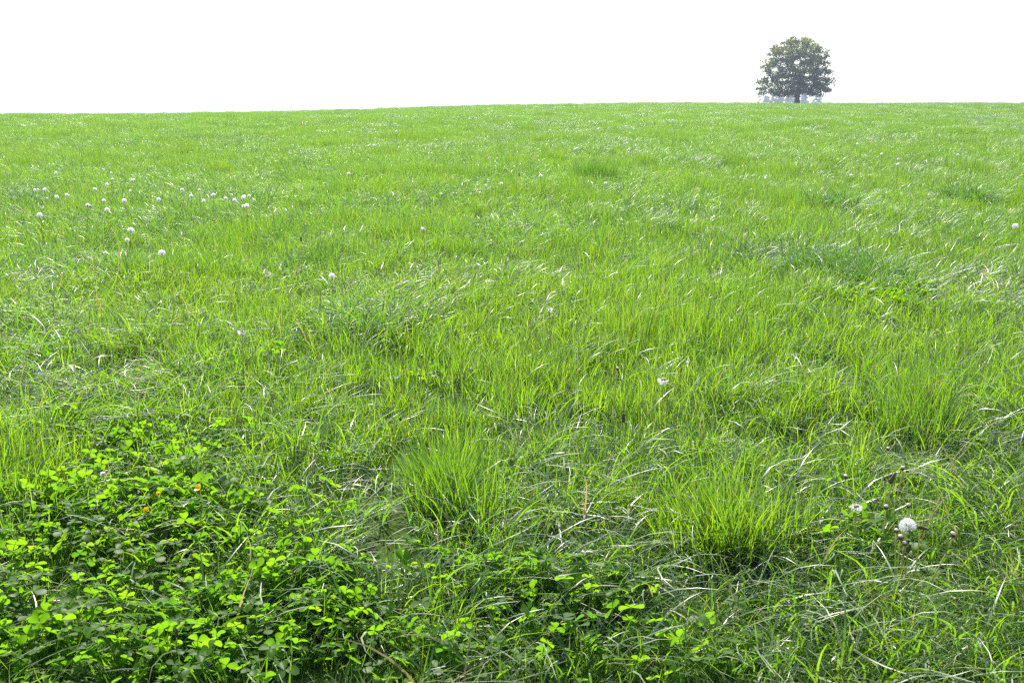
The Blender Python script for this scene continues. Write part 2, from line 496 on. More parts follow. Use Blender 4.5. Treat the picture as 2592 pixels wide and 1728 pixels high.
# ------------------------------------------------------------------ clover
def clover_leaf(h, cx, cyy, hx, hy, size, tint, seed):
    """petiole from (cx,cy) up to (hx,hy,h) and three rounded leaflets"""
    r_ = random.Random(seed)
    V = []; Fq = []; T = []; RB = []
    tilt = abs(r_.gauss(0.62, 0.35)); taz = math.pi / 2 + r_.gauss(0, 0.8)
    n = Vector((math.sin(tilt) * math.cos(taz), math.sin(tilt) * math.sin(taz), math.cos(tilt)))
    rotq = Vector((0, 0, 1)).rotation_difference(n)
    spin = r_.uniform(0, 2 * math.pi)
    for k in range(3):
        a = spin + k * 2.094 + r_.uniform(-.15, .15)
        fold = r_.uniform(0.1, 0.55); droop = r_.uniform(-0.25, 0.5); s = size * r_.uniform(0.85, 1.12)
        rows = [(0.04, 0.03), (0.25, 0.27), (0.5, 0.43), (0.75, 0.44), (0.93, 0.27), (1.0, 0.10)]
        o = len(V)
        for t, hw in rows:
            for side in (-1, 0, 1):
                lx = t * s; ly = side * hw * s
                if side == 0 and t == 1.0: lx = 0.955 * s
                lz = abs(ly) * math.tan(fold) - droop * lx * t * 0.6 + 0.001
                p = Vector((lx * math.cos(a) - ly * math.sin(a), lx * math.sin(a) + ly * math.cos(a), lz))
                p = rotq @ p + Vector((hx, hy, h))
                V.append(p); T.append(tint)
                RB.append((0.3 if side == 0 else 0.0) + (0.4 if (t == 0.5 and side == 0) or (t == 0.25 and side) else 0))
        for j in range(len(rows) - 1):
            for c in range(2):
                Fq.append((o + j * 3 + c, o + j * 3 + c + 1, o + j * 3 + c + 4, o + j * 3 + c + 3))
    # petiole: two crossed narrow strips bent outwards
    o = len(V)
    for j in range(4):
        t = j / 3
        x = cx + (hx - cx) * t**1.6; y = cyy + (hy - cyy) * t**1.6
        for dx, dy in ((-.0011, 0), (.0011, 0), (0, -.0011), (0, .0011)):
            V.append(Vector((x + dx, y + dy, h * t))); T.append(0.7); RB.append(0.2)
    for j in range(3):
        for c in (0, 2):
            Fq.append((o + j * 4 + c, o + j * 4 + c + 1, o + j * 4 + c + 5, o + j * 4 + c + 4))
    return V, Fq, T, RB


csrc = []
for v in range(12):
    V = []; Fq = []; T = []; RB = []
    for k in range(11):
        a = random.uniform(0, 6.28); rr = 0.10 * math.sqrt(random.random())
        a2 = a + random.uniform(-1, 1); r2 = rr + random.uniform(0.0, 0.04)
        hh = 0.135 - 0.09 * random.random()**1.8
        v_, f_, t_, b_ = clover_leaf(hh, rr * .6 * math.cos(a), rr * .6 * math.sin(a), r2 * math.cos(a2), r2 * math.sin(a2),
                                    random.uniform(0.017, 0.032), min(.95, max(.05, random.gauss(.42, .25))), v * 100 + k)
        o = len(V); V += [tuple(p) for p in v_]; Fq += [tuple(i + o for i in f) for f in f_]; T += t_; RB += b_
    csrc.append(mesh('clover_clump_%02d' % v, V, Fq, M_CLOVER, attrs={'tint': T, 'rib': RB}, link=False))
x, y = scatter(0.6, 9.5, 230, 1.8)
z = ground_z(x, y); px, py = project(x, y, z + 0.08)
cvd = blob(CLOVER, px, py)
keep = rng.random(len(x)) < np.clip(cvd * 1.15 + 0.05 * (NZ3(x, y, 0.5) > 0.7) * (y < 5), 0, 1) * np.where(NZ1(x, y, 0.3) < 0.2, .4, 1)
x, y, z = x[keep], y[keep], z[keep]; n = len(x)
s = rng.uniform(0.8, 1.2, n) * np.where(y > 5.5, 0.75, 1.0)
clover = instancer('clover', csrc, np.stack([x, y, z], 1), np.stack([rng.normal(0, .12, n), rng.normal(0, .12, n), rng.normal(0, .45, n)], 1),
                   np.stack([s, s, s * rng.uniform(.75, 1.15, n)], 1), rng.integers(0, 12, n), M_CLOVER,
                   'low carpet of round three-leaved clover among the grass, thickest at bottom left', 'clover')

# ------------------------------------------------------------------ tubes, balls, seed heads
def tube(pts, radii, sides=6):
    V = []; Fq = []
    pts = [Vector(p) for p in pts]
    for i, p in enumerate(pts):
        t = (pts[min(i + 1, len(pts) - 1)] - pts[max(i - 1, 0)]).normalized()
        a = t.orthogonal().normalized() if abs(t.z) < 0.9 else Vector((1, 0, 0)).cross(t).normalized()
        b = t.cross(a).normalized()
        for k in range(sides):
            th = 2 * math.pi * k / sides
            V.append(p + (a * math.cos(th) + b * math.sin(th)) * radii[i])
    for i in range(len(pts) - 1):
        for k in range(sides):
            k2 = (k + 1) % sides
            Fq.append((i * sides + k, i * sides + k2, (i + 1) * sides + k2, (i + 1) * sides + k))
    Fq.append(tuple(range(sides))[::-1]); Fq.append(tuple((len(pts) - 1) * sides + k for k in range(sides)))
    return V, Fq


def lathe(profile, sides=12, bump=0.0, seed=0):
    """profile: (radius, z) from bottom to top"""
    r_ = random.Random(seed); V = []; Fq = []
    for r, z_ in profile:
        for k in range(sides):
            th = 2 * math.pi * k / sides; q = r * (1 + r_.uniform(-bump, bump))
            V.append(Vector((q * math.cos(th), q * math.sin(th), z_)))
    for i in range(len(profile) - 1):
        for k in range(sides):
            k2 = (k + 1) % sides
            Fq.append((i * sides + k, i * sides + k2, (i + 1) * sides + k2, (i + 1) * sides + k))
    Fq.append(tuple(range(sides))[::-1]); Fq.append(tuple((len(profile) - 1) * sides + k for k in range(sides)))
    return V, Fq


def cat_(parts):
    V = []; Fq = []
    for v, f in parts:
        o = len(V); V += [tuple(p) for p in v]; Fq += [tuple(i + o for i in ff) for ff in f]
    return V, Fq


def moved(vf, M):
    return [M @ Vector(p) for p in vf[0]], vf[1]


def stem_pts(top, lean_x, lean_y, n=7):
    """from the ground (offset by lean) up to (0,0,top)"""
    pts = []
    for i in range(n):
        t = i / (n - 1)
        q = (1 - t)**1.3
        pts.append(Vector((lean_x * q, lean_y * q, top * t - (0.02 if i == 0 else 0))))
    return pts


def fib(n):
    out = []
    for i in range(n):
        z_ = 1 - 2 * (i + .5) / n; r_ = math.sqrt(1 - z_ * z_); a = i * 2.39996
        out.append(Vector((r_ * math.cos(a), r_ * math.sin(a), z_)))
    return out


def down_ball(R0, n, hairs, wd, missing=None, seed=1, squash=1.0):
    """the ball of parachutes: a stalk and a star of hairs for each seed"""
    r_ = random.Random(seed); V = []; Fq = []
    for dv in fib(n):
        if missing and missing(dv, r_): continue
        dv = (dv + Vector((r_.uniform(-.08, .08), r_.uniform(-.08, .08), r_.uniform(-.08, .08)))).normalized()
        if dv.z < -0.88: continue
        a = dv.orthogonal().normalized(); b = dv.cross(a)
        p0 = dv * R0 * 0.16; p1 = dv * R0 * r_.uniform(0.70, 0.78)
        o = len(V); s_ = a * wd * 0.5
        V += [p0 - s_, p0 + s_, p1 + s_, p1 - s_]; Fq.append((o, o + 1, o + 2, o + 3))
        ph = r_.uniform(0, 6.28)
        for k in range(hairs):
            th = ph + 2 * math.pi * k / hairs + r_.uniform(-.15, .15)
            e = a * math.cos(th) + b * math.sin(th); f = dv.cross(e)
            tip = p1 + e * R0 * r_.uniform(.22, .30) + dv * R0 * r_.uniform(.13, .24)
            o = len(V); V += [p1 - f * wd * .5, p1 + f * wd * .5, tip]; Fq.append((o, o + 1, o + 2))
    V = [Vector((p.x, p.y, p.z * squash)) for p in V]
    return V, Fq


def bract_ring(r0, L, n, down=True, seed=3):
    """reflexed pointed bracts under the head"""
    r_ = random.Random(seed); V = []; Fq = []
    for k in range(n):
        a = 2 * math.pi * k / n + r_.uniform(-.2, .2); e = Vector((math.cos(a), math.sin(a), 0)); f = Vector((-math.sin(a), math.cos(a), 0))
        o = len(V); l = L * r_.uniform(.7, 1.2); wd = r0 * 0.42
        V += [e * r0 * .6 - f * wd, e * r0 * .6 + f * wd, e * (r0 * 1.4) + f * wd * .7 + Vector((0, 0, -l * .4)), e * (r0 * 1.4) - f * wd * .7 + Vector((0, 0, -l * .4)),
              e * (r0 * 1.15) + Vector((0, 0, -l))]
        Fq += [(o, o + 1, o + 2, o + 3), (o + 3, o + 2, o + 4)]
    return V, Fq


# shared meshes of the small clocks (parts: stem, seed_base, down)
def make_clock(name, Rr, seeds, hairs, wd, hgt, lx=0.03, ly=0.0, missing=None, seed=1, squash=.95):
    root = empty(name, (0, 0, 0))
    v, f = tube(stem_pts(hgt, lx, ly), [.0024, .0024, .0023, .0022, .0021, .002, .002])
    mesh('stem', v, f, M_STEM, root)
    v, f = cat_([moved(lathe([(.002, -.004), (.0055, -.001), (.0065, .002), (.0055, .005), (.002, .0065)], 10), Matrix.Translation((0, 0, hgt))),
                 moved(bract_ring(.006, .012, 9), Matrix.Translation((0, 0, hgt)))])
    mesh('seed_base', v, f, M_BRACT, root)
    v, f = moved(down_ball(Rr, seeds, hairs, wd, missing, seed, squash), Matrix.Translation((0, 0, hgt + .003)))
    mesh('seed_ball', v, f, M_PAPPUS, root, smooth=False)
    return root


def copy_tree(o, parent=None):
    c = o.copy(); col.objects.link(c)
    if parent: c.parent = parent
    for k in ('label', 'group'):
        pass
    for ch in list(o.children): copy_tree(ch, c)
    return c


G_CLOCK = 'white dandelion clocks in the meadow'
protos = [make_clock('dandelion_clock', .0245, 130, 8, .0016, .36, .03, .01, None, 1),
          make_clock('dandelion_clock', .024, 110, 8, .0016, .34, -.03, .02, lambda d_, r_: r_.random() < .12, 2, .85),
          make_clock('dandelion_clock', .024, 100, 8, .0016, .38, .015, -.02, lambda d_, r_: d_.x > .45 and r_.random() < .8, 3, .9)]
used = [False] * 3
# column, row, kind, size, label
CL = [
 (142, 440, 0, 1.0, 'white dandelion clock standing alone at the far left back of the patch'),
 (280, 439, 1, .8, 'small dandelion clock at the far side of the patch, directly behind another one'),
 (281, 455, 1, .85, 'small dandelion clock just in front of the one at the far side'),
 (336, 458, 0, .95, 'left head of the touching pair of dandelion clocks at the far side of the patch'),
 (341, 456, 1, .85, 'right head of the touching pair of dandelion clocks at the far side of the patch'),
 (276, 469, 0, 1.0, 'round dandelion clock in front of two small ones, left of the touching pair'),
 (244, 480, 0, 1.0, 'round dandelion clock one step left and in front of the front-to-back row'),
 (90, 484, 2, .95, 'ragged dandelion clock at the far left, first from the left picture edge in its row'),
 (111, 481, 0, .95, 'dandelion clock at the far left, lower head of a close pair'),
 (115, 478, 1, .75, 'dandelion clock at the far left, upper smaller head of a close pair'),
 (331, 485, 1, .85, 'small greyish dandelion clock alone in front of the touching pair'),
 (458, 484, 0, 1.0, 'bright dandelion clock behind the dark tuft in the middle of the patch'),
 (501, 482, 1, .75, 'tiny dandelion clock farthest back in the right half of the patch'),
 (142, 499, 2, 1.0, 'ragged dandelion clock on the left in front of the close pair'),
 (170, 496, 0, .95, 'dandelion clock on the left just right of the ragged one'),
 (483, 500, 0, 1.0, 'dandelion clock just right of the dark tuft in the middle of the patch'),
 (542, 496, 0, 1.1, 'large dandelion clock left of the tall-stemmed one in the right half of the patch'),
 (567, 503, 1, 1.0, 'dandelion clock on a visible long dark stem left of the white cluster'),
 (593, 510, 0, 1.0, 'dandelion clock between the long-stemmed one and the white cluster'),
 (614, 503, 0, 1.0, 'left head of the crowded cluster of three dandelion clocks'),
 (621, 500, 0, 1.05, 'middle head of the crowded cluster of three dandelion clocks'),
 (628, 498, 1, .95, 'right head of the crowded cluster of three dandelion clocks'),
 (612, 525, 2, .95, 'left head of the touching pair of dandelion clocks below the crowded cluster'),
 (620, 522, 0, 1.2, 'right larger head of the touching pair of dandelion clocks below the crowded cluster'),
 (511, 511, 2, .95, 'ragged dandelion clock among thin stems in front of the dark tuft'),
 (640, 508, 2, .8, 'half blown dandelion clock right of the crowded cluster of three'),
 (269, 508, 0, .95, 'dandelion clock behind and above the wide pair in the left half of the patch'),
 (319, 511, 0, 1.2, 'large dandelion clock in the middle left of the patch, right of a smaller one'),
 (399, 508, 2, 1.1, 'dull ragged dandelion clock against the dark tuft in the patch'),
 (266, 533, 0, 1.15, 'large round dandelion clock, frontmost of the middle left row in the patch'),
 (216, 522, 2, 1.0, 'faded half blown dandelion clock in the left half of the patch'),
 (103, 546, 0, 1.2, 'large round dandelion clock alone at the front left of the patch'),
 (325, 587, 0, 1.15, 'large dandelion clock in front of the patch, with a smaller one just below it'),
 (318, 609, 1, .9, 'smaller dandelion clock just below the large one in front of the patch'),
 (413, 645, 0, 1.15, 'big bright dandelion clock alone, nearest of all on the left side'),
 (842, 700, 1, 1.0, 'greyish see-through dandelion clock by the small dark tuft left of centre'),
 (945, 369, 0, 1.2, 'dandelion clock far up the slope left of centre, brightest there'),
 (880, 441, 0, 1.1, 'dandelion clock right of the patch, alone in the middle distance'),
 (1271, 467, 2, .95, 'ragged dandelion clock in the middle distance at the centre, nearer of two'),
 (1368, 447, 0, 1.15, 'round dandelion clock in the middle distance just left of the tall dark tuft'),
 (1533, 464, 1, .95, 'dandelion clock just in front of the tall dark tuft in the middle distance'),
 (2062, 369, 0, 1.0, 'dandelion clock below the lone tree, leftmost of those on the right slope'),
 (2169, 366, 0, 1.15, 'bright dandelion clock right of the tree column, farthest on the right slope'),
 (2108, 381, 1, .85, 'small flat dandelion clock between the two farther ones on the right slope'),
 (2235, 392, 0, 1.15, 'dandelion clock on the right slope, behind a close front-to-back pair'),
 (2273, 404, 0, 1.05, 'farther of the close front-to-back pair of dandelion clocks on the right slope'),
 (2273, 417, 0, 1.1, 'nearer of the close front-to-back pair of dandelion clocks on the right slope'),
 (2428, 393, 0, 1.1, 'dandelion clock on the right slope, rightmost of the far ones'),
 (2154, 444, 1, 1.0, 'dandelion clock on the right slope in front of a dark green tuft'),
 (2563, 573, 0, 1.2, 'bright round dandelion clock near the right picture edge beyond the mid field'),
 (1705, 299, 0, 1.5, 'tiny dandelion clock near the horizon left of the lone tree'),
 (1003, 326, 0, 1.4, 'tiny dandelion clock near the horizon left of centre'),
]
for px_, py_, k, s_, lab in CL:
    h = (.36, .34, .38)[k] * (1.0 if py_ > 380 else 1.15)
    p = at(px_, py_, h * s_ if s_ > 1.3 else h)
    if used[k]: o = copy_tree(protos[k])
    else: o = protos[k]; used[k] = True
    sc_ = h / (.36, .34, .38)[k]
    o.scale = (s_, s_, s_ if s_ > 1.3 else sc_)
    # keep the ball round: scale it where it sits
    for ch in o.children:
        if ch.name.startswith('seed_ball') and s_ <= 1.3:
            ch.scale = (1, 1, s_ / sc_); ch.location = (0, 0, (.36, .34, .38)[k] * (1 - s_ / sc_))
    o.location = p
    o.rotation_euler = (random.uniform(-.06, .06), random.uniform(-.06, .06), random.uniform(0, 6.28))
    tag(o, lab, 'dandelion', G_CLOCK)

# the big clock in the foreground, part of its lower right blown away
hb = .27
miss = lambda d_, r_: (d_.z < -.15 and d_.x > -.35 and d_.y < .5) or (d_.z < -.6)
p = at(2297, 1338, hb)
big = empty('dandelion_clock', p)
v, f = tube(stem_pts(hb, -.02, -.01), [.0032, .003, .0028, .0027, .0026, .0025, .0025], 8)
mesh('stem', v, f, M_STEM, big)
v, f = cat_([moved(lathe([(.002, -.006), (.006, -.002), (.0085, .002), (.0075, .007), (.0035, .010)], 12, .06), Matrix.Translation((0, 0, hb - .004))),
             moved(bract_ring(.007, .014, 11), Matrix.Translation((0, 0, hb - .002)))])
mesh('seed_base', v, f, M_BRACT, big)
v, f = moved(down_ball(.028, 170, 15, .00045, miss, 5, 1.0), Matrix.Translation((0, 0, hb)))
mesh('seed_ball', v, f, M_PAPPUS, big, smooth=False)
r_ = random.Random(4); V = []; Fq = []
for dv in fib(190):
    if miss(dv, r_): continue
    a = dv.orthogonal().normalized(); o = len(V); c = dv * .0095 + Vector((0, 0, hb)); l = dv * .0035; s_ = a * .0007
    V += [c - l, c + s_, c + l, c - s_]; Fq.append((o, o + 1, o + 2, o + 3))
mesh('seeds', V, Fq, M_SEED, big, smooth=False)
tag(big, 'large white dandelion clock in the right foreground with its lower side blown away', 'dandelion', G_CLOCK)


# spent heads: a pale button on brown drooping bracts
G_SPENT = 'spent dandelion heads on bare stems'
def spent(px_, py_, hgt, lx, ly, size, lab, dry=False, cap=True, tilt=(0, 0)):
    p = at(px_, py_, hgt)
    root = empty('spent_dandelion', p)
    top = Matrix.Translation((0, 0, hgt)) @ Matrix.Rotation(tilt[0], 4, 'X') @ Matrix.Rotation(tilt[1], 4, 'Y') @ Matrix.Scale(size * .76, 4)
    v, f = tube(stem_pts(hgt - .008, lx, ly, 9), [.0030, .0029, .0027, .0026, .0025, .0024, .0023, .0023, .0024], 7)
    mesh('stem', v, f, M_STEM_DRY if dry else M_STEM, root)
    v, f = cat_([moved(lathe([(.0025, -.011), (.0048, -.009), (.0056, -.004), (.0058, .0)], 10, .07, 3), top),
                 moved(bract_ring(.0058, .013, 10, seed=int(px_)), top)])
    mesh('bracts', v, f, M_BRACT, root)
    if cap:
        v, f = moved(lathe([(.0066, -.001), (.0076, .0012), (.0070, .0036), (.0048, .0056), (.0020, .0064)], 14, .03, 5), top)
        mesh('seed_base', v, f, M_RECEPT, root)
    tag(root, lab, 'dandelion', G_SPENT)
    return root


spent(2140, 1212, .27, .02, 0, 1.25, 'spent dandelion head with grey button, leftmost of the right foreground group')
spent(2248, 1136, .30, -.03, 0, 1.1, 'spent dandelion head on a long pale leaning stem, farthest of the right foreground group')
spent(2285, 1188, .30, -.04, .0, 1.2, 'spent dandelion head with purplish button right above the brown closed head')
spent(2242, 1289, .26, .0, 0, 1.25, 'spent dandelion head with pale cap up left of the big white clock')
spent(2298, 1288, .30, -.01, -.02, 1.2, 'spent dandelion head standing right in front of the big white clock top')
spent(2269, 1342, .24, .02, .0, 1.1, 'spent dandelion head half hidden at the left side of the big white clock')
spent(2279, 1366, .24, .0, .0, 1.35, 'spent dandelion head with pale cap directly below the big white clock', tilt=(-.15, -.1))
spent(2289, 1377, .22, .01, .0, 1.1, 'small brown spent dandelion head close below the big clock, right of the pale capped one', dry=True)
spent(2411, 1362, .25, -.13, -.05, 1.45, 'spent dandelion head with bright cap on a yellow slanting stem, rightmost of the group', dry=False, tilt=(.0, .35))
spent(1563, 938, .34, -.03, .0, 1.2, 'spent dandelion head on a long thin stem left of the tattered fluffy one')
spent(1021, 893, .30, -.01, .0, 1.1, 'dry pale spent dandelion head left of centre in the mid field', dry=True, cap=False)
spent(1068, 903, .28, -.03, .0, 1.0, 'small dry spent dandelion head just right of the pale one left of centre', dry=True)
spent(1344, 786, .30, .0, .0, 1.0, 'dark spent dandelion head beside the tattered fluffy one at the centre', dry=True)


def bud(px_, py_, hgt, lx, ly, size, lab, tilt, tuft=False):
    """closed head: bracts pressed together round the seeds"""
    p = at(px_, py_, hgt)
    root = empty('closed_dandelion', p)
    top = Matrix.Translation((0, 0, hgt)) @ Matrix.Rotation(tilt[0], 4, 'X') @ Matrix.Rotation(tilt[1], 4, 'Y') @ Matrix.Scale(size, 4)
    v, f = tube(stem_pts(hgt - .006, lx, ly, 9), [.003, .0028, .0027, .0026, .0025, .0024, .0023, .0023, .0023], 7)
    mesh('stem', v, f, M_STEM, root)
    v, f = cat_([moved(lathe([(.003, -.010), (.0062, -.006), (.0068, .002), (.0055, .012), (.0042, .019), (.0036, .022)], 9, .1, 8), top)])
    mesh('bracts', v, f, M_BRACT, root)
    v, f = moved(lathe([(.0034, .020), (.0042, .025), (.003, .029), (.001, .030)], 8, .25, 9), top)
    mesh('tip', v, f, M_PAPPUS if tuft else M_SEED, root)
    tag(root, lab, 'dandelion', 'closed dandelion heads')


bud(2256, 1217, .29, -.02, .0, 1.1, 'closed brown dandelion head tilted to the right on a green stem', (-.1, .45))
bud(2329, 1345, .25, .0, .0, 1.0, 'drooping closed dandelion head at the right side of the big white clock', (.3, 1.9))
bud(2298, 1402, .20, .0, .0, .9, 'low closed dandelion head with white tip below the big clock', (0, .2), True)


def tattered(px_, py_, hgt, lx, size, lab, seed, side):
    """collapsed clock: brown receptacle with a limp skirt of down on one side"""
    p = at(px_, py_, hgt)
    root = empty('tattered_dandelion_clock', p)
    v, f = tube(stem_pts(hgt, lx, 0, 9), [.003, .0028, .0027, .0026, .0025, .0024, .0023, .0023, .0023], 7)
    mesh('stem', v, f, M_STEM_DRY, root)
    top = Matrix.Translation((0, 0, hgt)) @ Matrix.Scale(size, 4)
    v, f = cat_([moved(lathe([(.003, -.006), (.0075, -.002), (.0095, .002), (.008, .006), (.003, .008)], 9, .22, seed), top), moved(bract_ring(.008, .010, 7, seed=seed), top)])
    mesh('seed_base', v, f, M_SEED, root)
    mi = lambda d_, r2: d_.z > .15 or (d_.x * side > .35 and r2.random() < .75)
    v, f = moved(down_ball(.024, 150, 9, .0011, mi, seed), top @ Matrix.Translation((0, 0, .002)))
    mesh('seed_ball', v, f, M_PAPPUS, root, smooth=False)
    tag(root, lab, 'dandelion', 'tattered dandelion clocks')


tattered(1679, 969, .32, .0, 1.15, 'tattered dandelion clock with brown top and white skirt in the mid field right of centre', 11, 1)
tattered(1391, 786, .30, .01, .9, 'tattered dandelion clock with dark top at the centre of the field', 12, -1)
tattered(612, 842, .32, -.01, 1.0, 'tattered dandelion clock with pink-white tuft on yellow stems left of centre', 13, 1)
tattered(1073, 577, .36, .0, 1.15, 'tattered hanging dandelion clock farther up the field, dark on top', 14, 1)
tattered(2167, 1286, .22, .0, .9, 'ragged low dandelion clock remnant left of the big white clock', 15, -1)


# plantain heads: dark spikes on thin wiry stalks
def plantain(px_, py_, hgt, lx, size, lab):
    p = at(px_, py_, hgt)
    root = empty('plantain', p)
    v, f = tube(stem_pts(hgt, lx, 0, 7), [.0017, .0016, .0015, .0014, .0013, .0013, .0012], 5)
    mesh('stem', v, f, M_STEM, root)
    v, f = moved(lathe([(.001, -.002), (.0045, .002), (.0055, .010), (.005, .020), (.0035, .028), (.001, .032)], 10, .14, int(px_)), Matrix.Translation((0, 0, hgt - .01)) @ Matrix.Scale(size, 4))
    mesh('seed_spike', v, f, M_PLANTAIN, root)
    tag(root, lab, 'plantain', 'plantain seed spikes')


plantain(1578, 1068, .24, .0, 1.2, 'brown plantain spike in the mid field below the long-stemmed spent head')
plantain(449, 1618, .17, -.03, .8, 'small brown plantain spike leaning over the clover at bottom left')
plantain(1314, 446, .38, .0, 1.5, 'dark plantain spike in the middle distance at the centre of the slope')
plantain(762, 612, .42, -.01, 1.2, 'tall dark plantain spike above the small dark tuft left of centre')
plantain(2103, 368, .40, .0, 1.4, 'dark plantain spike on the right slope between two dandelion clocks')


# buttercups
def buttercup(px_, py_, hgt, lx, size, lab, tilt):
    p = at(px_, py_, hgt)
    root = empty('buttercup', p)
    v, f = tube(stem_pts(hgt - .003, lx, 0, 7), [.0013] * 7, 5)
    mesh('stem', v, f, M_STEM, root)
    top = Matrix.Translation((0, 0, hgt)) @ Matrix.Rotation(tilt[0], 4, 'X') @ Matrix.Rotation(tilt[1], 4, 'Y') @ Matrix.Scale(size, 4)
    for k in range(5):
        a = k * 2 * math.pi / 5; V = []; Fq = []
        rows = [(.001, .0012, -.001), (.004, .0045, .001), (.008, .0062, .0045), (.0115, .0052, .0085), (.0128, .002, .010)]
        for rr, hw, zz in rows:
            for s_ in (-1, 0, 1):
                lx_, ly_ = rr, hw * s_
                V.append(top @ Vector((lx_ * math.cos(a) - ly_ * math.sin(a), lx_ * math.sin(a) + ly_ * math.cos(a), zz + abs(s_) * hw * .35)))
        for j in range(4):
            for c in range(2): Fq.append((j * 3 + c, j * 3 + c + 1, j * 3 + c + 4, j * 3 + c + 3))
        mesh('petal', V, Fq, M_PETAL, root)
    v, f = moved(lathe([(.001, 0), (.003, .001), (.0035, .003), (.002, .0055), (.0006, .006)], 9, .15, 2), top)
    mesh('flower_centre', v, f, M_STEM, root)
    tag(root, lab, 'buttercup', 'yellow buttercups in the clover')


buttercup(507, 1243, .24, .02, 1.15, 'yellow buttercup on a long stem, largest and rightmost of the three in the clover', (.5, -.6))
buttercup(401, 1250, .17, .0, .7, 'small yellow buttercup behind the clover, left of the largest', (.7, .2))
buttercup(369, 1298, .15, .0, .8, 'low yellow buttercup in the clover, nearest and leftmost of the three', (.4, .5))
buttercup(2485, 291, .45, .0, 5.0, 'tiny yellow buttercup near the horizon at the far right') if False else None


def clover_flower(px_, py_, hgt, size, lab):
    p = at(px_, py_, hgt)
    root = empty('clover_flower', p)
    v, f = tube(stem_pts(hgt - .004, .015, 0, 7), [.0013] * 7, 5)
    mesh('stem', v, f, M_STEM, root)
    V = []; Fq = []; r_ = random.Random(3)
    for dv in fib(90):
        if dv.z < -.75: continue
        a = dv.orthogonal().normalized(); b = dv.cross(a)
        dv2 = (dv + Vector((0, 0, .25))).normalized()
        p0 = dv * .002; p1 = dv2 * .0075; p2 = dv2 * .0105 * r_.uniform(.88, 1.08)
        o = len(V)
        for q, w_ in ((p0, .0006), (p1, .0014), (p2, .0004)): V += [q - a * w_, q + a * w_]
        Fq += [(o, o + 1, o + 3, o + 2), (o + 2, o + 3, o + 5, o + 4)]
    v, f = moved((V, Fq), Matrix.Translation((0, 0, hgt)) @ Matrix.Scale(size, 4))
    mesh('flower_head', v, f, M_CLFLOWER, root)
    tag(root, lab, 'clover flower')


clover_flower(261, 1202, .20, 1.15, 'single round white clover blossom behind the clover patch at left')

# ------------------------------------------------------------------ tall tufts that stand out of the meadow
def tuft(px_, py_, n, rad, hmin, hmax, lean, bend, tint, lab, wide=(.0032, .0062)):
    p = at(px_, py_, .0)
    parts = []
    for k in range(6):                                   # a tuft is several tussocks grown together
        m = max(12, int(n * rng.uniform(.15, .42))); a0 = rng.random() * 6.28; d0 = rad * rng.uniform(0, 1.1) * (k > 0)
        r1 = rad * rng.uniform(.32, .75)
        rr = r1 * rng.random(m)**.7; th = rng.random(m) * 2 * np.pi; out = rr / r1
        hk = rng.uniform(.72, 1.05); lx, ly = rng.normal(0, .10), rng.normal(0, .10)
        az = th + rng.normal(0, .6, m)
        V, F_, T = blades(m, rng.uniform(hmin, hmax, m) * hk, np.abs(rng.normal(lean, .12, m)) + .13 * out, np.abs(rng.normal(bend, bend * .7, m)), az,
                          rr * np.cos(th), rr * np.sin(th), rng.uniform(*wide, m), 8, np.clip(rng.normal(tint, .2, m), .05, .95), rng.normal(0, .3, m))
        V = V + np.stack([V[:, 2] * lx + d0 * math.cos(a0) * 1.4, V[:, 2] * ly + d0 * math.sin(a0), 0 * V[:, 2]], 1)
        parts.append((V, F_, T))
    V, F_, T = merge(parts)
    o = mesh('grass_tuft', V, F_, M_GRASS, attrs={'tint': T})
    o.location = p
    tag(o, lab, 'grass tuft', 'tall grass tufts standing out of the meadow')


tuft(1140, 1310, 460, .17, .13, .37, .05, .36, .66, 'bright upright yellow-green tuft in the foreground just left of the picture centre')
tuft(1830, 1430, 560, .19, .13, .38, .06, .42, .60, 'large dense green tuft in the right foreground with deep shade at its foot')
tuft(2330, 1125, 460, .20, .14, .35, .06, .38, .58, 'upright dark green tuft in the mid field near the right edge above the big clock')
tuft(1520, 468, 320, .30, .34, .52, .05, .25, .35, 'dark upright tuft in the middle distance behind a dandelion clock', (.005, .009))
tuft(428, 712, 380, .26, .24, .36, .05, .35, .55, 'green tuft in front of the big lone dandelion clock on the left')
tuft(2455, 528, 620, .45, .30, .50, .15, 1.1, .25, 'broad dark mound of bent grass in the distance at right', (.005, .009))
tuft(2125, 540, 340, .26, .26, .44, .15, 1.1, .25, 'small dark mound of bent grass left of the broad one at right', (.005, .008))
tuft(975, 868, 520, .34, .26, .42, .10, 1.2, .42, 'dark green mound of arching glossy grass left of centre', (.003, .006))
tuft(2230, 730, 620, .30, .26, .42, .10, .8, .25, 'dark grass mound behind the small distant clover patch at right', (.004, .008))
tuft(2120, 700, 560, .28, .26, .42, .12, 1.2, .25, 'arching glossy grass mound left of the small distant clover patch', (.004, .008))
tuft(806, 690, 300, .20, .16, .30, .12, .8, .22, 'small dark tuft left of the greyish dandelion clock', (.004, .009))

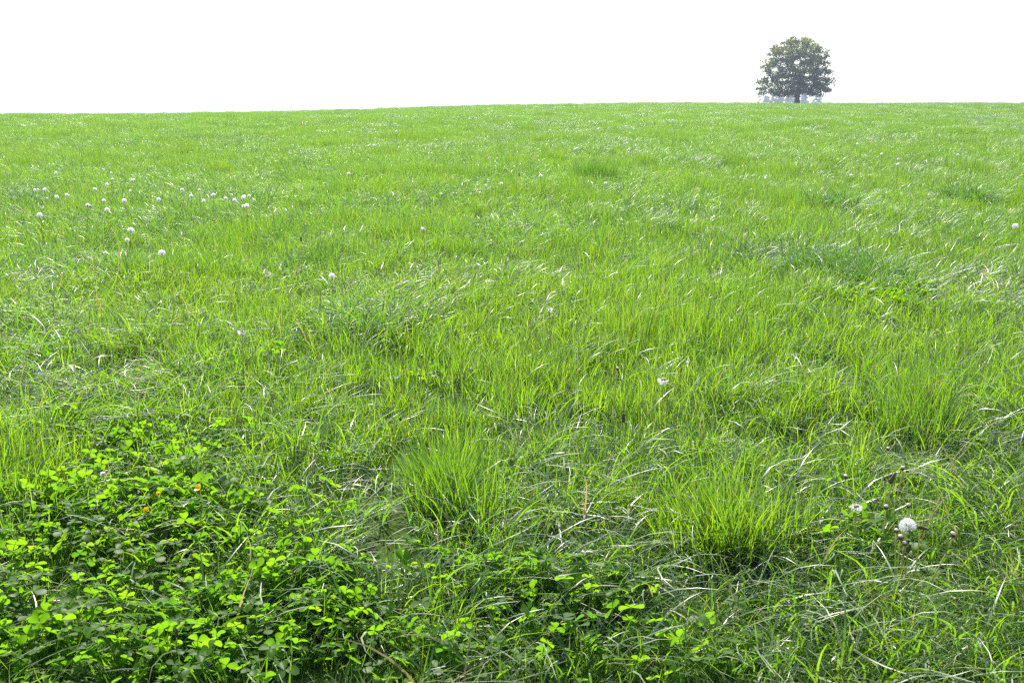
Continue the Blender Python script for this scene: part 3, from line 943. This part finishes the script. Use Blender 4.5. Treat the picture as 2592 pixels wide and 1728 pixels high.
# ------------------------------------------------------------------ the lone tree
TD = 170.0
def tree_base(px_, dist):
    x = (px_ - W / 2) / FPX * dist * cp
    return Vector((x, dist, float(ground_z(x, dist))))
HS = TD / FPX / 7.84                                # metres per pixel of the enlarged crop
ENV_H = np.array([1.55, 1.9, 2.75, 4.15, 5.1, 6.3, 7.4, 8.4, 9.3, 10.2, 10.8, 11.3, 11.7])
ENV_L = np.array([5.8, 7.0, 7.9, 7.8, 7.1, 6.9, 6.8, 6.5, 5.9, 4.9, 3.9, 2.8, 1.4])
ENV_R = np.array([4.0, 5.6, 6.5, 6.5, 5.9, 5.5, 5.4, 5.1, 4.8, 3.9, 3.0, 1.9, 0.9])
def env_r(h, a):
    l = np.interp(h, ENV_H, ENV_L); r = np.interp(h, ENV_H, ENV_R)
    c = math.cos(a)
    return (l * (0.5 - 0.5 * c) + r * (0.5 + 0.5 * c)) * (1 - .05 * math.sin(a) ** 2)


def build_tree(name, base, centres, trunk_r, trunk_h, leaf_n, leaf_s, cl_r, mat_leaf, seed, sunlit_tops=0.5, limbs=7, hmax=12):
    r_ = random.Random(seed); g_ = np.random.default_rng(seed)
    root = empty(name, base)
    nodes = [(Vector((0, 0, -.4)), -1), (Vector((0, 0, trunk_h * .5)), 0), (Vector((.03, 0, trunk_h)), 1)]
    for k in range(3): nodes.append((Vector((r_.uniform(-.2, .2) * (k + 1), r_.uniform(-.2, .2), trunk_h + (k + 1) * hmax * .13)), 2 + k))
    order = sorted(centres, key=lambda c: (c - Vector((0, 0, trunk_h))).length)
    for c in order:
        best = min(range(2, len(nodes)), key=lambda i: (nodes[i][0] - c).length + .25 * abs(nodes[i][0].z > c.z + .3) * 4 + .12 * (nodes[i][0] - nodes[2][0]).length)
        q = nodes[best][0]
        if (c - q).length > 1.6:
            m = q.lerp(c, .5) + Vector((r_.uniform(-.2, .2), r_.uniform(-.2, .2), .12 * (c - q).length))
            nodes.append((m, best)); nodes.append((c, len(nodes) - 1))
        else:
            nodes.append((c, best))
    cnt = [0] * len(nodes)
    cnt_leaf = [1] * len(nodes)
    for i in range(len(nodes) - 1, 0, -1): cnt_leaf[nodes[i][1]] += cnt_leaf[i]
    tot = cnt_leaf[0]
    rad = [max(.022, trunk_r * (c / tot)**.41) for c in cnt_leaf]
    rad[0] = trunk_r * 1.7; rad[1] = trunk_r * 1.02; rad[2] = trunk_r
    parts = []
    for i, (p_, pa) in enumerate(nodes):
        if pa < 0: continue
        q = nodes[pa][0]; mid = q.lerp(p_, .5)
        if i > 2: mid += Vector((r_.uniform(-1, 1), r_.uniform(-1, 1), r_.uniform(-.5, 1))) * (p_ - q).length * .07
        ra = rad[pa] if i <= 2 else min(rad[pa], rad[i] * 1.35)
        parts.append(tube([q, mid, p_], [ra, (ra + rad[i]) / 2, rad[i]], 8 if i <= 5 else 5))
    v, f = cat_(parts)
    mesh('trunk', v, f, M_BARK, root)
    # foliage: leaf clumps of small faces at the branch ends
    P = []; T = []
    for c in centres:
        n = int(leaf_n * r_.uniform(.6, 1.3)); cr = cl_r * r_.uniform(.7, 1.25)
        d3 = g_.normal(0, 1, (n, 3)); d3 /= np.linalg.norm(d3, axis=1)[:, None]
        q = d3 * (cr * g_.random(n)**.45)[:, None] * np.array([1.12, 1.12, .70])
        q[:, 2] -= .10 * (q[:, 0]**2 + q[:, 1]**2)
        P.append(q + np.array(c)[None]); tc = .38 + sunlit_tops * (c.z / hmax - .55) + r_.gauss(0, .16)  # tint rises with height: sunlit top of the crown put into leaf colour
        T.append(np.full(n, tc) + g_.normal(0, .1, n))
    P = np.concatenate(P); T = np.clip(np.concatenate(T), .02, .98); n = len(P)
    a = g_.normal(0, 1, (n, 3)); a /= np.linalg.norm(a, axis=1)[:, None]
    b = np.cross(a, g_.normal(0, 1, (n, 3))); b /= np.linalg.norm(b, axis=1)[:, None]
    s = leaf_s * g_.uniform(.7, 1.3, n)[:, None]
    V = np.stack([P - a * s, P + b * s * .55, P + a * s, P - b * s * .55], 1).reshape(-1, 3)
    F_ = (np.arange(n) * 4)[:, None] + np.arange(4)[None]
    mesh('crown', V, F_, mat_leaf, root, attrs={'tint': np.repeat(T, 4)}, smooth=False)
    return root


r_ = random.Random(21)
cs = []
tries = 0
while len(cs) < 300 and tries < 60000:
    tries += 1
    h = r_.uniform(1.8, 11.4); a = r_.uniform(0, 2 * math.pi)
    rho = math.sqrt(r_.random())
    if rho < .45 and r_.random() < .6: continue
    e = env_r(h, a) - .45
    if e < .4: continue
    if h < 2.9 and rho * e < 2.2: continue
    c = Vector((math.cos(a) * rho * e, math.sin(a) * rho * e, h))
    if h > 10.2 and False: continue
    if min([(c - q).length for q in cs] or [9]) < .88: continue
    cs.append(c)
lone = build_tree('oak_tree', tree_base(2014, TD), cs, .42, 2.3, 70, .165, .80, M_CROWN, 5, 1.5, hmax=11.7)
tag(lone, 'lone broad-crowned dark tree standing on the horizon at right', 'tree')

# hazy row of trees in the dip behind it
FD = 620.0
G_FAR = 'faint bluish trees far behind the lone tree'
crest_elev = SLOPE - (262.0 - Y_VANISH) / FPX
for i, (zx, wpx, topy, shape, lab) in enumerate([
    (300, 70, 1190, 'thin', 'faint narrow distant tree under the left edge of the lone tree crown'),
    (450, 150, 1265, 'round', 'faint bluish distant tree, second from the left beneath the lone tree'),
    (575, 150, 1215, 'round', 'faint bluish distant tree, third from the left beneath the lone tree'),
    (715, 170, 1165, 'round', 'faint bluish distant tree, second to the left of the dark trunk'),
    (880, 150, 1235, 'round', 'faint bluish distant tree closest to the dark trunk on its left'),
    (985, 110, 1200, 'round', 'faint low bluish distant tree directly behind the dark trunk'),
    (1185, 170, 1160, 'round', 'faint bluish distant tree just right of the dark trunk'),
    (1450, 190, 1215, 'spiky', 'faint spiky distant tree under the right edge of the lone tree crown')]):
    px_ = 1880 + zx / 7.84
    dist = FD + (i % 3) * 14
    b = tree_base(px_, dist)
    top = EYE + dist * math.tan(math.atan(SLOPE) ) * 1.0
    topz = EYE + dist * ((H / 2 - (80 + topy / 7.84)) / FPX * cp - sp) / (cp + (H / 2 - (80 + topy / 7.84)) / FPX * sp)
    hh = max(6, topz - b.z)
    wr = wpx / 7.84 / FPX * dist / 2
    rr_ = random.Random(50 + i); cc = []
    for _ in range(3000):
        if len(cc) >= (26 if shape == 'thin' else 60): break
        h = hh * rr_.uniform(.25, .97); t = (h / hh - .25) / .75
        e = wr * (math.sin(math.pi * min(1, .18 + t * .8)) ** .6) * (1.0 if shape != 'spiky' else 1.15 - .3 * t)
        a = rr_.uniform(0, 6.28); q = math.sqrt(rr_.random()) * e
        c = Vector((math.cos(a) * q, math.sin(a) * q, h))
        if min([(c - k).length for k in cc] or [9]) < wr * .26: continue
        cc.append(c)
    t_ = build_tree('distant_tree', b, cc, .25, hh * .22, 110, .28, wr * .36, M_CROWN, 80 + i, .1, hmax=hh)
    tag(t_, lab, 'tree', G_FAR)

# ------------------------------------------------------------------ haze: the milky air that fades the far trees
def haze_box():
    m, N, L = new_mat('milky_air')
    out = N.new('ShaderNodeOutputMaterial')
    v = N.new('ShaderNodeVolumePrincipled')
    v.inputs['Color'].default_value = (0.74, 0.85, 1.0, 1)
    v.inputs['Density'].default_value = HAZE
    v.inputs['Anisotropy'].default_value = 0.5
    L.new(v.outputs[0], out.inputs['Volume'])
    x0, x1, y0, y1 = -13000, 13000, -14, 4050
    z0, z1 = float(ZZ.min()) - 1.0, 40.0
    V = [(x0, y0, z0), (x1, y0, z0), (x1, y1, z0), (x0, y1, z0), (x0, y0, z1), (x1, y0, z1), (x1, y1, z1), (x0, y1, z1)]
    o = mesh('haze', V, [(0, 3, 2, 1), (4, 5, 6, 7), (0, 1, 5, 4), (1, 2, 6, 5), (2, 3, 7, 6), (3, 0, 4, 7)], m, smooth=False)
    tag(o, 'pale hazy air over the field, thickening towards the horizon', 'haze', kind='stuff')


HAZE = 0.0006
haze_box()
print('instances', sum(len(a) for a in allP), 'clover', n)
